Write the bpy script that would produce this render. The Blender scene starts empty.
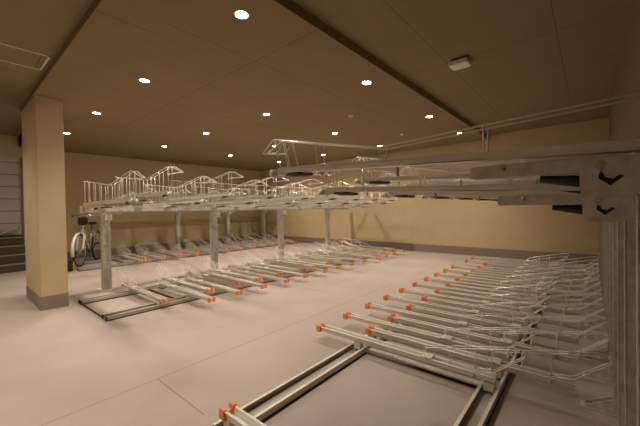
import bpy, bmesh, math, random
from mathutils import Vector, Matrix
random.seed(7)
COL = bpy.context.scene.collection
PI = math.pi

# ------------------------------------------------------------------ materials
def newmat(name):
    m = bpy.data.materials.new(name); m.use_nodes = True
    nt = m.node_tree; b = nt.nodes['Principled BSDF']
    return m, nt, b
def N(nt, t, **kw):
    n = nt.nodes.new(t)
    for k, v in kw.items():
        setattr(n, k, v)
    return n
def mat_noise(name, c1, c2, scale=5, rough=.6, metal=0, detail=4, bump=0, stretch=(1,1,1), spec=.5, rough2=None):
    m, nt, b = newmat(name)
    tc = N(nt, 'ShaderNodeTexCoord'); mp = N(nt, 'ShaderNodeMapping'); mp.inputs['Scale'].default_value = stretch
    nz = N(nt, 'ShaderNodeTexNoise'); nz.inputs['Scale'].default_value = scale; nz.inputs['Detail'].default_value = detail
    cr = N(nt, 'ShaderNodeValToRGB')
    cr.color_ramp.elements[0].position = .3; cr.color_ramp.elements[1].position = .7
    cr.color_ramp.elements[0].color = (*c1, 1); cr.color_ramp.elements[1].color = (*c2, 1)
    nt.links.new(tc.outputs['Object'], mp.inputs[0]); nt.links.new(mp.outputs[0], nz.inputs['Vector'])
    nt.links.new(nz.outputs['Fac'], cr.inputs[0]); nt.links.new(cr.outputs[0], b.inputs['Base Color'])
    b.inputs['Roughness'].default_value = rough; b.inputs['Metallic'].default_value = metal
    b.inputs['Specular IOR Level'].default_value = spec
    if rough2 is not None:
        mr = N(nt, 'ShaderNodeMapRange'); mr.inputs[3].default_value = rough; mr.inputs[4].default_value = rough2
        nt.links.new(nz.outputs['Fac'], mr.inputs[0]); nt.links.new(mr.outputs[0], b.inputs['Roughness'])
    if bump:
        bp = N(nt, 'ShaderNodeBump'); bp.inputs['Strength'].default_value = bump; bp.inputs['Distance'].default_value = .01
        nt.links.new(nz.outputs['Fac'], bp.inputs['Height']); nt.links.new(bp.outputs[0], b.inputs['Normal'])
    return m, nt, b, cr
def add_lines(nt, b, src, lines, dark, w=.004):
    """panel / slab joints: thin dark lines at given object coordinates. lines: (axis, pos, other_lo, other_hi)"""
    tc = N(nt, 'ShaderNodeTexCoord'); sp = N(nt, 'ShaderNodeSeparateXYZ'); nt.links.new(tc.outputs['Object'], sp.inputs[0])
    total = None
    def M(op, a, bb=None, c=None):
        n = N(nt, 'ShaderNodeMath', operation=op)
        for i, x in enumerate((a, bb, c)):
            if x is None: continue
            if hasattr(x, 'links'): nt.links.new(x, n.inputs[i])
            else: n.inputs[i].default_value = x
        return n.outputs[0]
    for ax, pos, lo, hi in lines:
        a = sp.outputs[ax]; o = sp.outputs[1 - ax]
        d = M('LESS_THAN', M('ABSOLUTE', M('SUBTRACT', a, pos)), w)
        f = M('MULTIPLY', d, M('MULTIPLY', M('GREATER_THAN', o, lo), M('LESS_THAN', o, hi)))
        total = f if total is None else M('MAXIMUM', total, f)
    mx = N(nt, 'ShaderNodeMix', data_type='RGBA')
    nt.links.new(total, mx.inputs[0]); nt.links.new(src, mx.inputs[6]); mx.inputs[7].default_value = (*dark, 1)
    nt.links.new(mx.outputs[2], b.inputs['Base Color'])

MT = {}
m, nt, b, cr = mat_noise('floor_paint', (.38,.33,.31), (.49,.43,.41), .9, .48, 0, 8, .05, (1,1,1), .35, .6)
add_lines(nt, b, cr.outputs[0], [(0,-2.87,-3,9.9), (1,1.16,-2.87,-2.1), (0,-8.9,-3,9.9)], (.24,.19,.165), .004)
MT['floor'] = m
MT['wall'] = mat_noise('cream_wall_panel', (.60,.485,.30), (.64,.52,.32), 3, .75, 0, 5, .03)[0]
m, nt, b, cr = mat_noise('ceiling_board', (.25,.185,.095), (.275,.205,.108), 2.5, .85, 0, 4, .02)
add_lines(nt, b, cr.outputs[0], [(0,-1.52,-4,11), (0,-.29,-4,11), (1,2.6,-13,-2.2), (0,-3.25,-4,11), (0,-5.6,-4,11), (0,-8.2,-4,11), (1,5.4,-13,-2.2), (1,8.1,-13,-2.2), (1,4.6,-2.1,.4),(1,.2,-2.1,.4)], (.15,.115,.075), .006)
MT['ceiling'] = m
MT['wall_brown'] = mat_noise('brown_wall_panel', (.20,.15,.095), (.23,.175,.11), 3, .75, 0, 5, .03)[0]  # darker brown than the other walls
MT['band'] = mat_noise('grey_skirting_band', (.27,.215,.19), (.30,.24,.215), 4, .6)[0]
MT['galv'] = mat_noise('galvanised_steel', (.56,.54,.50), (.78,.76,.71), 22, .40, .22, 5, .03, (1,1,1), .5, .55)[0]
MT['rail'] = mat_noise('shaded_rail_steel', (.40,.38,.335), (.56,.54,.49), 9, .36, .45, 5, .02, (1,.3,1), .5, .5)[0]  # darker, more metallic steel, toned to deepen the shade inside the channels
MT['tray'] = mat_noise('zinc_tray_steel', (.74,.72,.67), (.86,.84,.79), 14, .32, .32, 4, 0, (.3,2,2), .5, .45)[0]
MT['wire'] = mat_noise('bright_zinc_wire', (.90,.88,.83), (.95,.93,.88), 10, .24, .18)[0]
MT['cream'] = mat_noise('cream_nylon', (.72,.68,.58), (.78,.74,.64), 10, .5)[0]
MT['orange'] = mat_noise('orange_plastic', (.92,.25,.06), (.97,.30,.08), 12, .4)[0]
MT['black'] = mat_noise('black_rubber', (.012,.011,.01), (.022,.02,.018), 20, .55)[0]
MT['dark'] = mat_noise('dark_handle_plastic', (.05,.05,.05), (.08,.075,.07), 20, .4)[0]
MT['brass'] = mat_noise('brass_bolt', (.42,.33,.18), (.50,.40,.22), 20, .4, .3)[0]
MT['step'] = mat_noise('dark_brown_step', (.085,.05,.035), (.11,.065,.045), 8, .6)[0]
MT['nosing'] = mat_noise('grey_step_nosing', (.26,.21,.18), (.32,.26,.22), 8, .6)[0]
MT['white'] = mat_noise('white_enamel', (.78,.76,.72), (.84,.82,.78), 9, .35)[0]
MT['blue'] = mat_noise('slate_blue_sheet', (.24,.28,.44), (.30,.34,.50), 6, .7)[0]
MT['yellow'] = mat_noise('yellow_paint', (.55,.36,.03), (.65,.43,.05), 9, .5)[0]
MT['chrome'] = mat_noise('bicycle_chrome', (.72,.72,.70), (.8,.8,.78), 9, .18, .85)[0]
MT['red'] = mat_noise('red_reflector', (.55,.05,.02), (.65,.08,.03), 9, .25)[0]
m, nt, b, cr = mat_noise('shutter_slats', (.62,.57,.59), (.67,.62,.64), 4, .5)
add_lines(nt, b, cr.outputs[0], [(2 if False else 0, 1e9, 0, 0)], (.1,.1,.1)); MT['shutter'] = m
nt.links.new(cr.outputs[0], b.inputs['Base Color'])
def emit(name, col, s):
    m, nt, b = newmat(name)
    b.inputs['Base Color'].default_value = (*col, 1); b.inputs['Emission Color'].default_value = (*col, 1)
    b.inputs['Emission Strength'].default_value = s
    return m
MT['lamp'] = emit('lit_lamp_lens', (1,.86,.66), 150)

# ------------------------------------------------------------------ mesh helpers
class MB:
    def __init__(s): s.bm = bmesh.new()
    def box(s, x0, x1, y0, y1, z0, z1, bev=0):
        r = bmesh.ops.create_cube(s.bm, size=1)
        for v in r['verts']:
            v.co = Vector(((x0+x1)/2 + v.co.x*(x1-x0), (y0+y1)/2 + v.co.y*(y1-y0), (z0+z1)/2 + v.co.z*(z1-z0)))
        if bev:
            es = list({e for v in r['verts'] for e in v.link_edges})
            bmesh.ops.bevel(s.bm, geom=es, offset=bev, segments=2, affect='EDGES')
        return s
    def tube(s, pts, r, seg=8, closed=False, rads=None):
        pts = [Vector(p) for p in pts]; n = len(pts); rings = []
        up = None
        for i, p in enumerate(pts):
            if closed: d = pts[(i+1) % n] - pts[i-1]
            elif i == 0: d = pts[1] - p
            elif i == n-1: d = p - pts[i-1]
            else: d = (pts[i+1]-p).normalized() + (p-pts[i-1]).normalized()
            d.normalize()
            if up is None:
                up = Vector((0,0,1)) if abs(d.z) < .9 else Vector((0,1,0))
            a = d.cross(up)
            if a.length < 1e-4: a = d.cross(Vector((1,0,0)))
            a.normalize(); bvec = a.cross(d).normalized(); up = bvec
            k = 1.0
            if not closed and 0 < i < n-1:
                c = max(.5, math.cos((pts[i+1]-p).angle(p-pts[i-1])/2)); k = 1/c
            rr = (rads[i] if rads else r)
            rings.append([s.bm.verts.new(p + (a*math.cos(2*PI*j/seg) + bvec*math.sin(2*PI*j/seg))*rr*min(k,1.15)) for j in range(seg)])
        m = n if closed else n-1
        for i in range(m):
            A, B = rings[i], rings[(i+1) % n]
            for j in range(seg):
                s.bm.faces.new((A[j], A[(j+1) % seg], B[(j+1) % seg], B[j]))
        if not closed:
            s.bm.faces.new(rings[0][::-1]); s.bm.faces.new(rings[-1])
        return s
    def cyl(s, p0, p1, r, seg=16): return s.tube([p0, p1], r, seg)
    def poly(s, pts2, y0, y1, plane='xz'):
        f = lambda a, t: {'xz': (a[0], t, a[1]), 'yz': (t, a[0], a[1]), 'xy': (a[0], a[1], t)}[plane]
        A = [s.bm.verts.new(f(p, y0)) for p in pts2]; B = [s.bm.verts.new(f(p, y1)) for p in pts2]
        n = len(pts2)
        s.bm.faces.new(A); s.bm.faces.new(B[::-1])
        for i in range(n): s.bm.faces.new((A[i], A[(i+1) % n], B[(i+1) % n], B[i]))
        return s
    def build(s, name, mat, parent=None, smooth=False):
        bmesh.ops.recalc_face_normals(s.bm, faces=s.bm.faces)
        me = bpy.data.meshes.new(name); s.bm.to_mesh(me); s.bm.free()
        for p in me.polygons: p.use_smooth = smooth
        me.materials.append(MT[mat])
        o = bpy.data.objects.new(name, me); COL.objects.link(o); o.parent = parent
        return o
def fillet(pts, r, n=4):
    """round the corners of a polyline"""
    P = [Vector(p) for p in pts]; out = [P[0]]
    for i in range(1, len(P)-1):
        a, b_, c = P[i-1], P[i], P[i+1]
        d1 = (a-b_); d2 = (c-b_); t = min(r, d1.length*.45, d2.length*.45)
        p1 = b_ + d1.normalized()*t; p2 = b_ + d2.normalized()*t
        for k in range(n+1):
            u = k/n; out.append(p1*(1-u)**2 + b_*2*u*(1-u) + p2*u*u)
    out.append(P[-1]); return out
def empty(name, loc, rz=0):
    o = bpy.data.objects.new(name, None); COL.objects.link(o); o.location = loc; o.rotation_euler = (0,0,rz)
    o.empty_display_size = .1
    return o
def tag(o, label, cat, group=None, kind=None):
    o['label'] = label; o['category'] = cat
    if group: o['group'] = group
    if kind: o['kind'] = kind
    return o
def struct(name, mb, mat, label=None, parent=None):
    o = mb.build(name, mat, parent)
    if parent is None: o['kind'] = 'structure'
    if label: o['label'] = label; o['category'] = name.split('_')[0]
    return o
def copy_tree(o, parent=None):
    c = o.copy(); COL.objects.link(c); c.parent = parent
    for ch in o.children: copy_tree(ch, c)
    return c
ORD = ['first','second','third','fourth','fifth','sixth','seventh','eighth','ninth','tenth','eleventh','twelfth','thirteenth','fourteenth',
       'fifteenth','sixteenth','seventeenth','eighteenth','nineteenth','twentieth','twenty-first','twenty-second','twenty-third','twenty-fourth','twenty-fifth','twenty-sixth','twenty-seventh','twenty-eighth','twenty-ninth','thirtieth']

# ------------------------------------------------------------------ the room
XR, XW, YW, YB = .34, -12.4, 10.05, -3.0
HC, HR, HB, HL = 3.35, 3.46, 3.2, 3.28
struct('floor', MB().box(XW-.2, XR+.2, YB-.2, YW+.2, -.1, 0), 'floor', 'pinkish grey painted concrete floor with thin slab joints')
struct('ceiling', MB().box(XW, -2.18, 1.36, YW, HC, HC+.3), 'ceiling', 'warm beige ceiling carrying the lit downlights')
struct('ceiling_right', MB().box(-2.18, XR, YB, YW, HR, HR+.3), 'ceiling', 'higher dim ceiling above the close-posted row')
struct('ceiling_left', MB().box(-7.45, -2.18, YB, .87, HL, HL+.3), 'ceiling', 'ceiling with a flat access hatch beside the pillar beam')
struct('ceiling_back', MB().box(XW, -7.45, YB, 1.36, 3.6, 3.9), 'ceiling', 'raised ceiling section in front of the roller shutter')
struct('trim_1', MB().box(-7.45, -2.18, .87, 1.36, HB, HC+.3), 'ceiling', 'shallow boxed ceiling beam meeting the pillar top')
struct('trim_3', MB().box(-7.55, -7.45, YB, .89, 3.28, 3.65), 'ceiling', 'narrow ceiling step behind the pillar')
struct('trim_4', MB().box(XW, -7.3, 1.36, 1.42, 3.3, 3.65), 'ceiling', 'ceiling step above the shutter lobby')
struct('wall_back', MB().box(XW-.15, XR+.15, YW, YW+.15, 0, 3.9), 'wall', 'plain cream far wall with grey skirting band')
struct('baseboard_back', MB().box(XW, XR, YW-.012, YW, 0, .24), 'band', 'grey skirting band along the far wall')
struct('wall_left', MB().box(XW-.15, XW, YB, YW, 0, 3.9), 'wall', 'cream wall behind the wall-side rack row')
struct('baseboard_left', MB().box(XW, XW+.012, 1.42, YW, 0, .24), 'band', 'grey skirting band behind the wall-side rack row')
struct('wall_right', MB().box(XR, XR+.15, YB, YW, 0, 3.9), 'wall_brown', 'brown wall behind the close-set posts')
struct('wall_front', MB().box(XW-.15, XR+.15, YB-.15, YB, 0, 3.9), 'wall', 'cream wall behind the viewpoint')
# pillar
pil = struct('pillar', MB().box(-7.55, -6.25, .89, 1.22, .2, HB+.05, .006), 'wall', 'wide cream painted pillar with a grey painted base')
struct('pillar_base', MB().box(-7.553, -6.247, .887, 1.223, 0, .205), 'band', None, pil)
# lobby: wall over shutter, shutter, stairs
struct('wall_lobby', MB().box(-12.25, -12.1, YB, 1.42, 3.03, 3.9).box(-12.4, -12.1, 1.41, 1.5, 0, 3.34), 'wall', 'cream wall section above the roller shutter')
sh = MB(); sl = MB()
z = .86; i = 0
while z < 3.03:
    z1 = min(z+.335, 3.035); sh.box(-12.16, -12.13, YB+.1, 1.40, z+.012, z1, .006); sl.box(-12.165, -12.137, YB+.1, 1.40, z-.012, z+.014); z = z1
d = sh.build('door_1', 'shutter'); d['kind'] = 'structure'; d['label'] = 'pale grey slatted roller shutter at the top of the steps'; d['category'] = 'door'
sl.build('slat_joint', 'black', d)
s = MB().box(-12.13, -12.07, 1.38, 1.42, .84, 3.03); s.build('door_jamb', 'nosing', d)
st = MB(); ns = MB(); zz = [.21, .42, .63, .84]
for k, z1 in enumerate(zz):
    xa = -10.98 - .27*k
    st.box(-12.1 if k < 3 else -12.13, xa, YB+.02, 1.38, zz[k-1] if k else 0, z1-.012)
    ns.box(xa-.06, xa+.012, YB+.02, 1.38, z1-.035, z1)
so = st.build('steps', 'step'); so['kind'] = 'structure'; so['label'] = 'dark brown steps rising to the roller shutter'; so['category'] = 'steps'
ns.build('nosing', 'nosing', so)
# sheet on the landing
bm = MB(); nx, ny = 8, 14
def shz(u, v): return .86 + .02 + .30*max(0, v-.25)*(1-.2*u) + .015*math.sin(9*u+5*v)
V = [[bm.bm.verts.new((-12.05+.2*u/nx, .55+.75*v/ny, shz(u/nx, v/ny))) for v in range(ny+1)] for u in range(nx+1)]
for u in range(nx):
    for v in range(ny): bm.bm.faces.new((V[u][v], V[u+1][v], V[u+1][v+1], V[u][v+1]))
r = bmesh.ops.solidify(bm.bm, geom=bm.bm.faces[:], thickness=.02)
sheet = tag(bm.build('folded_sheet', 'blue', None, True), 'slate blue sheet lying folded on the shutter landing', 'sheet')
MB().tube([(-11.86, .62, .87), (-11.86, .9, .93), (-11.86, 1.28, 1.08)], .012, 8).build('hem', 'white', sheet)
# ceiling hatch
h = empty('ceiling_hatch', (-5.05, .56, HL))
tag(h, 'flat square access hatch in the ceiling before the pillar beam', 'hatch')
f = MB(); a_, w_ = .27, .02
f.box(-a_, a_, -a_, -a_+w_, -.008, 0).box(-a_, a_, a_-w_, a_, -.008, 0).box(-a_, -a_+w_, -a_, a_, -.008, 0).box(a_-w_, a_, -a_, a_, -.008, 0)
f.build('hatch_frame', 'cream', h); MB().box(-a_+w_, a_-w_, -a_+w_, a_-w_, -.004, 0).build('hatch_panel', 'ceiling', h)
# ceiling sensor box
s = empty('ceiling_sensor', (-1.36, 4.62, HR)); tag(s, 'white box sensor fixed under the dim ceiling above the posts', 'sensor')
MB().box(-.12, .12, -.11, .11, -.085, -.025, .008).build('casing', 'white', s)
MB().box(-.09, .09, -.08, .08, -.028, 0).build('mounting_plate', 'dark', s)
# smoke detector and ceiling vents
for nm, x, y, lab in (('smoke_detector', -3.71, 5.39, 'small round white detector nearer the middle of the ceiling'),
                      ('smoke_detector', -3.70, 7.69, 'small round white detector closer to the far wall')):
    s = empty(nm, (x, y, HC)); tag(s, lab, 'detector')
    MB().tube([(0,0,0), (0,0,-.02), (0,0,-.035)], .05, 20, rads=[.055,.05,.03]).build('detector_body', 'white', s, True)
    MB().cyl((0,0,-.03), (0,0,-.042), .015, 12).build('detector_lens', 'cream', s, True)

# ------------------------------------------------------------------ downlights
dl = empty('downlight', (0,0,0))
ring = MB(); ri, ro = .058, .078; seg = 28
q = []
for rr, z in ((ri, .0), (ri, -.006), (ro, -.004), (ro, 0)):
    q.append([ring.bm.verts.new((rr*math.cos(2*PI*k/seg), rr*math.sin(2*PI*k/seg), z)) for k in range(seg)])
for a in range(4):
    A, B = q[a], q[(a+1) % 4]
    for k in range(seg): ring.bm.faces.new((A[k], A[(k+1) % seg], B[(k+1) % seg], B[k]))
ring.build('trim_ring', 'white', dl, True)
MB().cyl((0,0,-.0005), (0,0,-.004), .0575, 28).build('lens', 'lamp', dl)
gx = [-2.57, -4.9, -7.16, -9.45]; gy = [1.9, 4.17, 6.4, 8.66]
rowname = ['the row beside the ceiling step', 'the row over the open aisle', 'the row above the middle racks', 'the row by the wall racks']
first = True
def spot(x, y, z, e=150):
    L = bpy.data.lights.new('downlight_beam', 'SPOT'); L.energy = e; L.color = (1, .825, .635); L.spot_size = math.radians(132); L.spot_blend = 1.0
    L.shadow_soft_size = .055
    o = bpy.data.objects.new('downlight_beam', L); COL.objects.link(o); o.location = (x, y, z-.02)
for i, x in enumerate(gx):
    for j, y in enumerate(gy):
        if i == 3 and j == 3: pass
        o = dl if first else copy_tree(dl); first = False
        y += .22 if (i, j) == (0, 2) else 0
        o.location = (x, y, HC)
        nth = ['closest to the pillar end', 'second from the pillar end', 'third from the pillar end', 'closest to the far wall'][j]
        tag(o, f'lit round downlight {nth} in {rowname[i]}', 'downlight', 'recessed ceiling downlights')
        spot(x, y, HC)
for x in gx[:3]:                       # the same grid carries on behind the viewpoint
    o = copy_tree(dl); o.location = (x, -.5, HL); tag(o, 'lit round downlight behind the viewpoint', 'downlight', 'recessed ceiling downlights')
    spot(x, -.45, HL, 150)

# ------------------------------------------------------------------ rack templates (local x = towards the aisle, post line at x = 0)
def tray_profile(mb, x0, x1, z0, z1, w, t=.004, lip=.012, dz=0):
    """U channel with outward rolled lips; dz lifts the x1 end"""
    n0 = len(mb.bm.verts)
    mb.box(x0, x1, -w/2, w/2, z0, z0+t)
    for s_ in (-1, 1):
        mb.box(x0, x1, min(s_*w/2, s_*(w/2-t)), max(s_*w/2, s_*(w/2-t)), z0, z1)
        mb.box(x0, x1, min(s_*w/2, s_*(w/2+lip)), max(s_*w/2, s_*(w/2+lip)), z1-t, z1)
    if dz:
        mb.bm.verts.ensure_lookup_table()
        for v in mb.bm.verts[n0:]: v.co.z += dz*(v.co.x-x0)/(x1-x0)
    return mb
WR = .0042
def make_lower(sh, name='sliding_bicycle_tray'):
    """floor tray; sh = how far it is set out towards the aisle"""
    r = empty(name, (0,0,0))
    x0, x1 = .76+sh, 2.50+sh
    tray_profile(MB(), x0, x1, .104, .152, .066).build('tray', 'tray', r)
    for s_ in (-1, 1):
        c = MB().box(x1-.03, x1+.028, s_*.038-.014, s_*.038+.014, .092, .161, .004)
        c.build('end_cap', 'orange', r)
    MB().box(x1-.008, x1, -.031, .031, .102, .138).build('end_stop', 'tray', r)
    g = MB()
    for s_ in (-1, 1):
        y = s_*.027
        top = [(1.30+sh, y, .150), (1.315+sh, y, .215), (1.27+sh, y, .24), (.92+sh, y, .325), (.64+sh, y, .392), (.57+sh, y, .385), (.56+sh, y*.9, .355),
               (.775+sh, y*1.1, .176), (.90+sh, y*1.1, .162)]
        g.tube(fillet(top, .028), WR, 6)
        for xx, zt in ((1.09, .284), (.90, .329)):
            g.cyl((xx+sh, y, .15), (xx+sh, y, zt), WR*.8, 6)
    g.cyl((.575+sh, -.026, .385), (.575+sh, .026, .385), WR, 6); g.cyl((1.30+sh, -.027, .235), (1.30+sh, .027, .235), WR, 6)
    g.build('wheel_guide', 'wire', r, True)
    MB().box(1.24+sh, 1.33+sh, -.05, .05, .148, .162, .003).build('clamp', 'cream', r)
    for xx, zz_ in ((.90, .128), (1.28, .155)):
        MB().cyl((xx+sh, -.055, zz_), (xx+sh, .055, zz_), .007, 8).build('bolt', 'brass', r, True)
    for xx in (2.0, .80):
        c = MB().box(xx-.04, xx+.04, -.034, .034, .030, .104, .006)
        cb = c.build('slide_carriage', 'cream', r)
    MB().box(.86, 1.94, -.016, .016, .085, .104).build('cross_bar', 'galv', r)
    return r
def make_upper(kind, high):
    """upper tray. kind 'plate' = the close-posted row with pivot plates, 'beam' = rows on a shared beam"""
    r = empty('upper_bicycle_tray', (0,0,0))
    up = .055 if high else -.055; TH = .034 if kind == 'plate' else .055
    if kind == 'plate':
        T0, T1, Z0, DZ = -.06, 1.77, 1.613+up-.055, .078
        tp = lambda x: Z0+TH+DZ*(x-T0)/(T1-T0)
        G = [(-.03, .155), (.52, .108), (1.01, .062), (1.43, .128), (1.81, .190), (1.94, .118)]
        ups = [.02, .53, 1.01, 1.43]
    else:
        T0, T1, Z0, DZ = 0.0, 2.27, 1.69+up-.06, .02
        tp = lambda x: Z0+TH+DZ*(x-T0)/(T1-T0)
        G = [(.04, .39), (1.38, .225), (1.58, .245), (2.24, .345), (2.36, .35), (2.66, .235)]
        ups = [.14, .44, .76, 1.06, 1.38, 1.68, 1.98, 2.28]
    tray_profile(MB(), T0, T1, Z0, Z0+TH, .062, dz=DZ).build('tray', 'tray', r)
    import bisect
    def gz(x):
        for (xa, za), (xb, zb) in zip(G, G[1:]):
            if xa <= x <= xb: return tp(x) + za + (zb-za)*(x-xa)/(xb-xa)
        return tp(x)+G[0][1]
    g = MB(); e = G[-1]; t_ = G[-2]
    for s_ in (-1, 1):
        y = s_*(.037 if kind == 'plate' else .030)
        pts = [(x, y if x < e[0]-.02 else y*.5, tp(min(x, T1)) + dz) for x, dz in G]
        pts.append((t_[0]-.04 if kind == 'plate' else e[0]-.42, y, tp(T1)+e[1]-(.018 if kind == 'plate' else -.01)))
        if kind == 'plate': pts.append((t_[0]-.11, y, gz(t_[0]-.11)))
        g.tube(fillet(pts, .02), WR, 6)
        for xx in ups: g.cyl((xx, y, tp(xx)-.01), (xx, y, gz(xx)), WR*.85, 6)
        if kind == 'plate':
            g.cyl((T1-.03, y, tp(T1)-.01), (t_[0]-.02, y, gz(t_[0]-.02)), WR, 6)
            g.cyl((T1-.12, y, tp(T1)-.01), (t_[0]-.11, y, gz(t_[0]-.11)), WR, 6)
    g.cyl((e[0], -.017, tp(T1)+e[1]), (e[0], .017, tp(T1)+e[1]), WR, 6)
    g.cyl((G[0][0], -.03, tp(G[0][0])+G[0][1]), (G[0][0], .03, tp(G[0][0])+G[0][1]), WR, 6)
    g.build('wheel_guide', 'wire', r, True)
    # underslung telescoping rail, roller and pull handle
    zb = Z0
    MB().box(.075 if kind == 'beam' else .16, .58 if kind == 'plate' else 1.25, -.042, .042, zb-(.052 if kind == 'plate' else .040), zb-.002, .004).build('support_rail', 'galv', r)
    for p0, p1, rr in (((.46, -.048, zb-.021), (.46, .048, zb-.021), .009), ((.92, .02, zb+DZ*.4), (.92, .02, zb-.008), .007), ((1.42, 0, zb+DZ*.7), (1.42, 0, zb+DZ*.8-.025), .007)):
        MB().cyl(p0, p1, rr, 10).build('bolt', 'brass', r, True)
    tz = Z0+DZ
    for s_ in (-1, 1): MB().cyl((T1+.04, s_*.02, tz), (T1+.04, s_*.052, tz), .026, 16).build('roller', 'cream', r, True)
    MB().cyl((T1+.04, -.06, tz), (T1+.04, .06, tz), .008, 8).box(T1-.08, T1+.05, -.030, .030, tz-.012, tz+.022, .004).build('roller_bracket', 'galv', r)
    MB().tube([(T1-.04, 0, tz-.010), (T1-.12, 0, tz-.018), (T1-.25, 0, tz-.026), (T1-.27, 0, tz-.026)], .011, 10, rads=[.010,.015,.012,.008]).box(T1-.19, T1-.08, -.03, .03, tz-.02, tz+.0, .004).build('pull_handle', 'dark', r, True)
    if kind == 'plate':
        MB().tube([(.345, .0, zb-.066), (.25, .0, zb-.078), (.16, .0, zb-.092)], .018, 12, rads=[.013,.020,.021]).build('gas_spring', 'black', r, True)
    else:
        MB().box(1.05, 1.30, -.05, .05, zb-.054, zb-.040, .003).build('damper', 'dark', r); MB().cyl((.75, -.05, zb-.055), (.75, .05, zb-.055), .02, 12).build('guide_roller', 'dark', r, True)
        MB().box(.96, 1.05, -.045, .045, zb-.06, zb+.01, .005).build('latch_block', 'cream', r)
    return r
def pivot_plate(parent, z0, z1, y, mat='galv'):
    """rounded steel plate with a heart-shaped cut-out, standing in the xz plane"""
    cu = bpy.data.curves.new('plate_outline', 'CURVE'); cu.dimensions = '2D'; cu.fill_mode = 'BOTH'; cu.extrude = .004
    def spl(pts):
        s_ = cu.splines.new('POLY'); s_.points.add(len(pts)-1); s_.use_cyclic_u = True
        for p, c in zip(s_.points, pts): p.co = (c[0], c[1], 0, 1)
    x0, x1 = -.07, .228; w = .022; out = []
    for cx, cy, a0 in ((x1-w, z1-w, 0), (x0+w, z1-w, 90), (x0+w, z0+w, 180), (x1-w, z0+w, 270)):
        for k in range(6):
            a = math.radians(a0+18*k); out.append((cx+w*math.cos(a), cy+w*math.sin(a)))
    spl(out)
    hx, hz = .150, z0+.030           # V shaped opening with a notched top
    spl([(hx, hz), (hx-.034, hz+.030), (hx-.030, hz+.038), (hx-.018, hz+.036), (hx-.004, hz+.024), (hx+.012, hz+.028), (hx+.020, hz+.034),
         (hx+.034, hz+.046), (hx+.036, hz+.060), (hx+.034, hz+.074), (hx+.026, hz+.080), (hx+.022, hz+.076), (hx+.029, hz+.068), (hx+.030, hz+.056), (hx+.042, hz+.028)][::-1] if False else
        [(hx, hz), (hx+.030, hz+.026), (hx+.026, hz+.050), (hx+.030, hz+.066), (hx+.022, hz+.078), (hx+.016, hz+.078), (hx+.024, hz+.064), (hx+.020, hz+.050), (hx+.012, hz+.030), (hx-.006, hz+.022), (hx-.022, hz+.036), (hx-.034, hz+.030)])
    o = bpy.data.objects.new('pivot_plate', cu); COL.objects.link(o)
    dg = bpy.context.evaluated_depsgraph_get(); me = bpy.data.meshes.new_from_object(o.evaluated_get(dg))
    bpy.data.objects.remove(o); me.transform(Matrix.Translation((0, y, 0)) @ Matrix.Rotation(PI/2, 4, 'X'))
    me.materials.clear(); me.materials.append(MT[mat])
    o = bpy.data.objects.new('pivot_plate', me); COL.objects.link(o); o.parent = parent
    for bx, bz, br in ((.175, z1-.026, .012), (.045, z1-.024, .012), (.018, z0+.038, .008), (.020, z1-.07, .007)):
        sgn = 1 if y > 0 else -1
        MB().cyl((bx, y, bz), (bx, y+sgn*.008, bz), br, 6).cyl((bx, y, bz), (bx, y+sgn*.014, bz), br*.55, 12).cyl((bx, y, bz), (bx, y+sgn*.0055, bz), br*1.25, 16).build('plate_bolt', 'chrome', o)
    return o
def make_post(high):
    r = empty('rack_post', (0,0,0)); up = .055 if high else -.055
    top = 1.535 + up
    m = MB().box(.0, .085, -.03, -.024, 0, top).box(.0, .085, .024, .03, 0, top).box(.0, .006, -.03, .03, 0, top).box(.079, .085, -.03, -.012, 0, top).box(.079, .085, .012, .03, 0, top)
    m.build('column', 'galv', r)
    for s_ in (-1, 1):
        pivot_plate(r, 1.425+up, 1.550+up, s_*.05)
    MB().box(.09, .20, -.040, .040, 1.435+up, 1.50+up, .004).build('cutout_backing', 'black', r)  # added black block to make the plate cut-outs dark inside
    MB().box(-.02, .26, -.045, .045, 0, .008).build('base_plate', 'galv', r)
    MB().poly([(.085, .008), (.24, .008), (.24, .02), (.085, .11)], -.03, -.025).poly([(.085, .008), (.24, .008), (.24, .02), (.085, .11)], .025, .03).build('gusset', 'galv', r)
    MB().cyl((.2, 0, .008), (.2, 0, .026), .012, 6).cyl((.2, 0, .026), (.2, 0, .04), .006, 8).build('anchor_bolt', 'dark', r)
    return r
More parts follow.
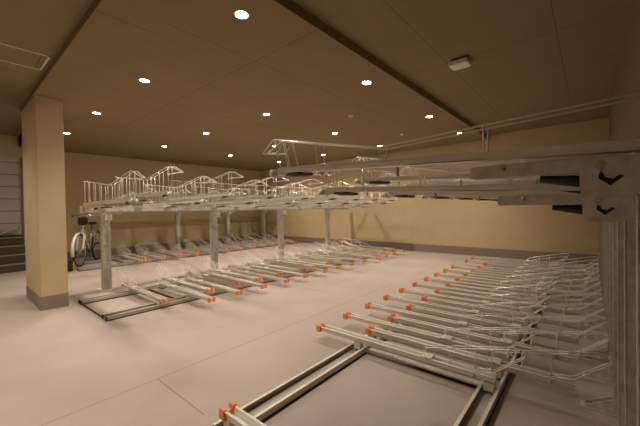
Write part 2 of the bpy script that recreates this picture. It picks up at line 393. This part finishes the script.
def make_frame(name, y0, y1, crosses, posts=None, beam=None):
    """floor rails, cross members and, for the beam rows, posts and top beam. local y runs along the row"""
    r = empty(name, (0,0,0))
    for xc, w in ((2.0, .17), (.80, .14)):
        m = MB().box(xc-w/2, xc+w/2, y0, y1, .010, .014)
        for s_ in (-1, 1):
            m.box(min(xc+s_*w/2, xc+s_*(w/2-.006)), max(xc+s_*w/2, xc+s_*(w/2-.006)), y0, y1, .010, .056)
        rl = m.build('floor_rail', 'rail', r)
        for s_ in (-1, 1):
            MB().box(min(xc+s_*w/2, xc+s_*(w/2-.022)), max(xc+s_*w/2, xc+s_*(w/2-.022)), y0, y1, .056, .060).build('rail_lip', 'tray', rl)
        MB().box(xc-w/2+.012, xc+w/2-.012, y0, y1, 0, .011).box(xc+w/2-.004, xc+w/2+.006, y0, y1, 0, .012).box(xc-w/2-.006, xc-w/2+.004, y0, y1, 0, .012).build('base_strip', 'black', rl)  # black strip under the rail and along its foot
        MB().box(xc-w/2-.006, xc-w/2+.03, y0-.012, y0+.004, 0, .062, .004).box(xc+w/2-.03, xc+w/2+.006, y0-.012, y0+.004, 0, .062, .004).build('rail_end_cap', 'black', rl)
    for k, c in enumerate(crosses):
        w = .05
        if k == 0 and posts:
            MB().box(.87, 1.915, y0, y0+.016, .004, .018).build('end_bar', 'black', r); continue
        MB().box(.87, 1.915, c-w, c+w, .012, .030).box(.87, 1.915, c-w, c-w+.006, .012, .045).box(.87, 1.915, c+w-.006, c+w, .012, .045).build('cross_member', 'galv', r)
    if posts:
        for p in posts:
            po = MB().box(-.07, .07, p-.07, p+.07, .012, 1.45, .01).build('post', 'galv', r)
            MB().box(-.14, .14, p-.14, p+.14, 0, .013, .003).build('base_plate', 'cream', po)
            MB().poly([(.07, .013), (.13, .013), (.07, .22)], p-.004, p+.004).build('gusset', 'galv', po)
            MB().box(.07, .20, p-.05, p+.05, 1.31, 1.41).build('arm', 'galv', po)
            MB().box(.20, .212, p-.055, p+.055, 1.305, 1.415, .004).build('arm_cap', 'white', po)
        MB().box(-.06, .06, beam[0], beam[1], 1.45, 1.575, .006).build('top_beam', 'galv', r)
        MB().box(-.066, .066, beam[0]-.012, beam[0]+.004, 1.444, 1.581, .004).build('beam_end_cap', 'cream', r)
        MB().box(.86, .96, beam[0]+.02, beam[1], 1.46, 1.528, .006).build('support_beam', 'galv', r)
        for p in posts: MB().box(.05, .90, p-.03, p+.03, 1.415, 1.46).build('beam_bracket', 'galv', r)
    return r

lower_out = make_lower(0.0); lower_in = make_lower(-.47)
lo_L_out = make_lower(.19); lo_L_in = make_lower(-.32)
used = set()
def place(t, loc, rz):
    if t.name not in used: o = t; used.add(t.name)
    else: o = copy_tree(t)
    o.location = loc; o.rotation_euler = (0, 0, rz)
    return o
XRP, XLP, XFP = .20, -7.0, -11.75
ROWS = {'R': 'the close-posted row', 'L': 'the freestanding middle row', 'F': 'the wall-side row'}
def end_word(k, n, row):
    e = {'R': 'the open aisle end', 'L': 'the pillar end', 'F': 'the bicycle end'}[row]
    if k == 0: return f'at {e} of {ROWS[row]}'
    if n-1-k <= 6 and row != 'F' or n-1-k <= 4:
        return (f'{ORD[n-1-k]} from the far wall in {ROWS[row]}' if n-1-k else f'closest to the far wall in {ROWS[row]}')
    return f'{ORD[k]} from {e} of {ROWS[row]}'
def lower_row(row, items, xp, rz, touts, tins, group):
    items.sort(key=lambda t: t[0])
    cnt = {0: [y for y, o in items if o], 1: [y for y, o in items if not o]}
    for y, out in items:
        o = place(touts if out else tins, (xp, y, 0), rz)
        lst = cnt[0] if out else cnt[1]; k = lst.index(y)
        look = 'orange-capped floor tray pulled out,' if out else 'orange-capped floor tray set back,'
        tag(o, f'{look} {end_word(k, len(lst), row)}', 'bicycle tray', group)
# close-posted row
PR = .50
R_out = [2.69 + PR*.9985*i for i in (0,1,2,3,4,5,6,7,8,9,11,12)]
R_in = [1.18] + [2.95 + PR*i for i in (0,1,2,3,4,5,5.98,6.96,7.96,8.96,9.96,10.94)]
lower_row('R', [(y, 1) for y in R_out] + [(y, 0) for y in R_in], XRP, PI, lower_out, lower_in, 'sliding floor trays of the close-posted row')
# middle row
L_out = [2.54, 3.03, 3.54, 4.08, 4.60, 5.21, 5.66, 6.20, 6.77, 7.40, 7.88, 8.37, 8.99]
L_in = [2.09, 2.80, 3.31, 3.82, 4.34, 4.90, 5.44, 5.93, 6.50, 7.05, 7.62, 8.12, 8.68, 9.24]
lower_row('L', [(y, 1) for y in L_out] + [(y, 0) for y in L_in], XLP, 0, lo_L_out, lo_L_in, 'sliding floor trays of the middle row')
# wall-side row
F_in = [3.68 + .53*i for i in range(12)]
F_out = [3.42 + .53*i for i in range(12)]
lower_row('F', [(y, 1) for y in F_out] + [(y, 0) for y in F_in], XFP, 0, lower_out, lower_in, 'sliding floor trays of the wall-side row')
# frames
fr = make_frame('floor_rail_frame', -8.95, -1.10, [-2.74, -5.2, -7.6, -8.9]); fr.location = (XRP, 0, 0); fr.rotation_euler = (0,0,PI)
tag(fr, 'galvanised floor rails under the close-posted row, bare near the aisle end', 'rack frame')
LP_ = [1.95, 4.22, 6.42, 8.62]
fr = make_frame('two_tier_rack_frame', 1.36, 9.85, [1.38, 2.45, 4.2, 6.4, 8.6], LP_, (1.59, 9.85)); fr.location = (XLP, 0, 0)
tag(fr, 'galvanised two-tier rack frame standing free between the aisles, by the pillar', 'rack frame')
FP_ = [3.32, 5.6, 7.75, 9.7]
fr = make_frame('two_tier_rack_frame', 2.12, 9.9, [2.13, 3.3, 5.5, 7.7], FP_, (3.0, 9.9)); fr.location = (XFP, 0, 0)
tag(fr, 'galvanised two-tier rack frame standing along the wall beside the bicycle', 'rack frame')
# upper trays and posts
UP = {(k, h): make_upper(k, h) for k in ('plate', 'beam') for h in (True, False)}
PO = {h: make_post(h) for h in (True, False)}
def upper_row(row, ys, xp, rz, kind, group, hi0):
    n = len(ys)
    for k, y in enumerate(ys):
        hi = (k % 2 == 0) == hi0
        o = place(UP[(kind, hi)], (xp, y, 0), rz)
        tag(o, f'{"raised" if hi else "low-set"} upper tray with wire guide, {end_word(k, n, row)}', 'bicycle tray', group)
        if kind == 'plate':
            p = place(PO[hi], (xp, y, 0), rz)
            tag(p, f'galvanised rack post carrying pivot plates, {end_word(k, n, row)}', 'rack post', 'close-set rack posts')
upper_row('R', [1.46 + .5*i for i in range(16)], XRP, PI, 'plate', 'upper trays of the close-posted row', True)
upper_row('L', [1.645 + .512*i for i in range(16)], XLP, 0, 'beam', 'upper trays of the middle row', False)
upper_row('F', [3.25 + .5*i for i in range(13)], XFP, 0, 'beam', 'upper trays of the wall-side row', False)

# ------------------------------------------------------------------ bicycle standing at the start of the wall-side row
def bicycle(F, R):
    """F, R: wheel ground points"""
    K = 1.33; F, R = Vector(F), Vector(R); L = (F-R).length/K
    ang = math.atan2(F.y-R.y, F.x-R.x)
    r = empty('bicycle', (R.x, R.y, 0), ang); r.scale = (K, K, K)
    tag(r, 'white city bicycle with black saddle parked beside the wall-side row', 'bicycle')
    rad = .32
    def wheel(cx, nm):
        w = MB().tube([(cx+rad*math.cos(a), 0, rad+.012+rad*math.sin(a)) for a in [2*PI*k/32 for k in range(32)]], .018, 8, True).build(nm, 'black', r, True)
        rm = MB().tube([(cx+(rad-.022)*math.cos(a), 0, rad+.012+(rad-.022)*math.sin(a)) for a in [2*PI*k/32 for k in range(32)]], .009, 6, True)
        rm.cyl((cx, -.04, rad+.012), (cx, .04, rad+.012), .018, 12); rm.build('rim', 'chrome', w, True)
        sp = MB()
        for k in range(20):
            a = 2*PI*k/20; sp.cyl((cx+.015*math.cos(a+.4), .02*(-1)**k, rad+.012+.015*math.sin(a+.4)), (cx+(rad-.025)*math.cos(a), 0, rad+.012+(rad-.025)*math.sin(a)), .0018, 4)
        sp.build('spokes', 'chrome', w)
    wheel(0, 'wheel'); wheel(L, 'wheel')
    H = rad+.012
    hd = (L-.22, .0, .92); hb = (L-.13, 0, .66)
    MB().tube([(L-.24,0,.97), hb], .024, 12).tube(fillet([hb, (.50,0,.34), (.44,0,.29)], .1), .020, 10).tube([(.44,0,.29), (.30,0,.80)], .018, 10)\
        .tube(fillet([(L-.20,0,.82), (.60,0,.52), (.40,0,.46)], .15), .014, 10).build('frame', 'chrome', r, True)
    st = MB()
    for s_ in (-1, 1):
        st.cyl((.42, s_*.03, .29), (0, s_*.055, H), .010, 8); st.cyl((.34, s_*.02, .66), (0, s_*.055, H), .008, 8)
    st.build('stays', 'chrome', r, True)
    fk = MB()
    for s_ in (-1, 1): fk.tube(fillet([(L-.13, s_*.01, .67), (L-.11, s_*.052, .62), (L-.03, s_*.055, .42), (L, s_*.055, H)], .04), .021, 8)
    fk.build('fork', 'white', r, True)
    def guard(cx, a0, a1, nm):
        g = MB(); pr = None
        n = 18
        for k in range(n+1):
            a = math.radians(a0+(a1-a0)*k/n); R1 = rad+.035
            c = [g.bm.verts.new((cx+(R1+dz)*math.cos(a), y, H+(R1+dz)*math.sin(a))) for y, dz in ((-.034,-.012), (-.02,.004), (.02,.004), (.034,-.012), (.02,.0), (-.02,.0))]
            if pr:
                for j in range(6): g.bm.faces.new((pr[j], pr[(j+1) % 6], c[(j+1) % 6], c[j]))
            pr = c
        g.build(nm, 'white', r, True)
    guard(L, -15, 120, 'mudguard'); guard(0, 40, 200, 'mudguard')
    sa = MB().poly([(.15,.05),(.22,.075),(.30,.06),(.42,.022),(.45,0),(.42,-.022),(.30,-.06),(.22,-.075),(.15,-.05)], .83, .885, 'xy')
    bmesh.ops.bevel(sa.bm, geom=sa.bm.edges[:], offset=.015, segments=2, affect='EDGES')
    sa.build('saddle', 'black', r, True)
    MB().cyl((.30,0,.79), (.285,0,.84), .013, 10).build('seat_post', 'chrome', r, True)
    hbm = MB().tube([(L-.24,0,.95), (L-.27,0,1.03)], .013, 10)
    hbm.tube(fillet([(L-.45,-.27,1.02), (L-.30,-.25,1.06), (L-.22,-.10,1.03), (L-.22,.10,1.03), (L-.30,.25,1.06), (L-.45,.27,1.02)], .07), .011, 10)
    hbr = hbm.build('handlebar', 'chrome', r, True)
    for s_ in (-1, 1): MB().tube([(L-.50, s_*.275, 1.01), (L-.38, s_*.265, 1.045)], .017, 10).build('grip', 'black', hbr, True)
    MB().box(L-.27, L-.13, -.075, .075, .84, 1.00, .02).build('handlebar_bag', 'black', r)
    MB().box(-.30, .18, -.055, .055, .68, .695, .004).cyl((-.2, -.05, .68), (0, -.06, H), .006, 8).cyl((-.2, .05, .68), (0, .06, H), .006, 8).build('rear_carrier', 'chrome', r)
    MB().box(-.34, -.30, -.035, .035, .58, .65, .008).build('reflector', 'red', r)
    MB().cyl((.44,-.01,.29), (.44,-.02,.29), .08, 20).build('chain_guard', 'dark', r, True)
    MB().tube([(.44,.0,.29), (.44,-.06,.29), (.53,-.07,.17)], .009, 8).box(.48,.58,-.14,-.07,.155,.18,.004).tube([(.44,0,.29),(.44,.06,.29),(.35,.07,.41)], .009, 8).box(.30,.40,.07,.14,.40,.425,.004).build('pedals', 'black', r)
    MB().tube([(.06,.06,.27), (.0,.13,.02), (.06,.14,.012)], .008, 8).build('kickstand', 'chrome', r)
    return r
bicycle((-10.55, 2.33, 0), (-11.65, 3.02, 0))
# black crate with yellow corner posts beside the bicycle
c = empty('storage_crate', (-10.22, 2.02, 0), .1); c.location.z = .06
tag(c, 'low black crate with yellow uprights beside the bicycle front wheel', 'crate')
c.location = (-9.95, 1.90, 0); c.scale = (.75, 1, .85)
m = MB().box(-.19,.19,-.12,.12,.02,.035).box(-.19,.19,-.12,-.11,.02,.30).box(-.19,.19,.11,.12,.02,.30).box(-.19,-.18,-.12,.12,.02,.30).box(.18,.19,-.12,.12,.02,.30).box(-.2,.2,-.13,.13,.30,.33,.004)
m.build('crate_body', 'black', c)
for sx in (-1, 1):
    for sy in (-1, 1): MB().box(sx*.185-.015, sx*.185+.015, sy*.125-.015, sy*.125+.015, 0, .29, .003).build('crate_post', 'yellow', c)

# ------------------------------------------------------------------ world, camera, exposure
S_ = .78                                # bring the whole place to real-world size
for o in list(COL.objects):
    if o.parent is None:
        o.location = o.location*S_; o.scale = o.scale*S_
        if o.type == 'LIGHT': o.data.energy *= S_*S_; o.data.shadow_soft_size *= S_
w = bpy.data.worlds.new('dim_world'); bpy.context.scene.world = w; w.use_nodes = True
w.node_tree.nodes['Background'].inputs[0].default_value = (1,.8,.55,1); w.node_tree.nodes['Background'].inputs[1].default_value = .01
y_, p_, r_ = map(math.radians, (40.37, .74, -.99))
fwd = Vector((-math.sin(y_)*math.cos(p_), math.cos(y_)*math.cos(p_), -math.sin(p_))); rt = Vector((math.cos(y_), math.sin(y_), 0)); up = rt.cross(fwd)
r2 = rt*math.cos(r_) + up*math.sin(r_); u2 = -rt*math.sin(r_) + up*math.cos(r_)
cam = bpy.data.cameras.new('camera'); co = bpy.data.objects.new('camera', cam); COL.objects.link(co)
co.matrix_world = Matrix(((r2.x,u2.x,-fwd.x,0),(r2.y,u2.y,-fwd.y,0),(r2.z,u2.z,-fwd.z,1.45*S_),(0,0,0,1)))
cam.sensor_width = 36; cam.lens = 318.2/640*36; cam.clip_start = .02
sc = bpy.context.scene; sc.camera = co
sc.view_settings.view_transform = 'Standard'; sc.view_settings.look = 'None'; sc.view_settings.gamma = 1; sc.view_settings.exposure = .04
sc.cycles.use_denoising = True
sc.cycles.max_bounces = 8; sc.cycles.diffuse_bounces = 5
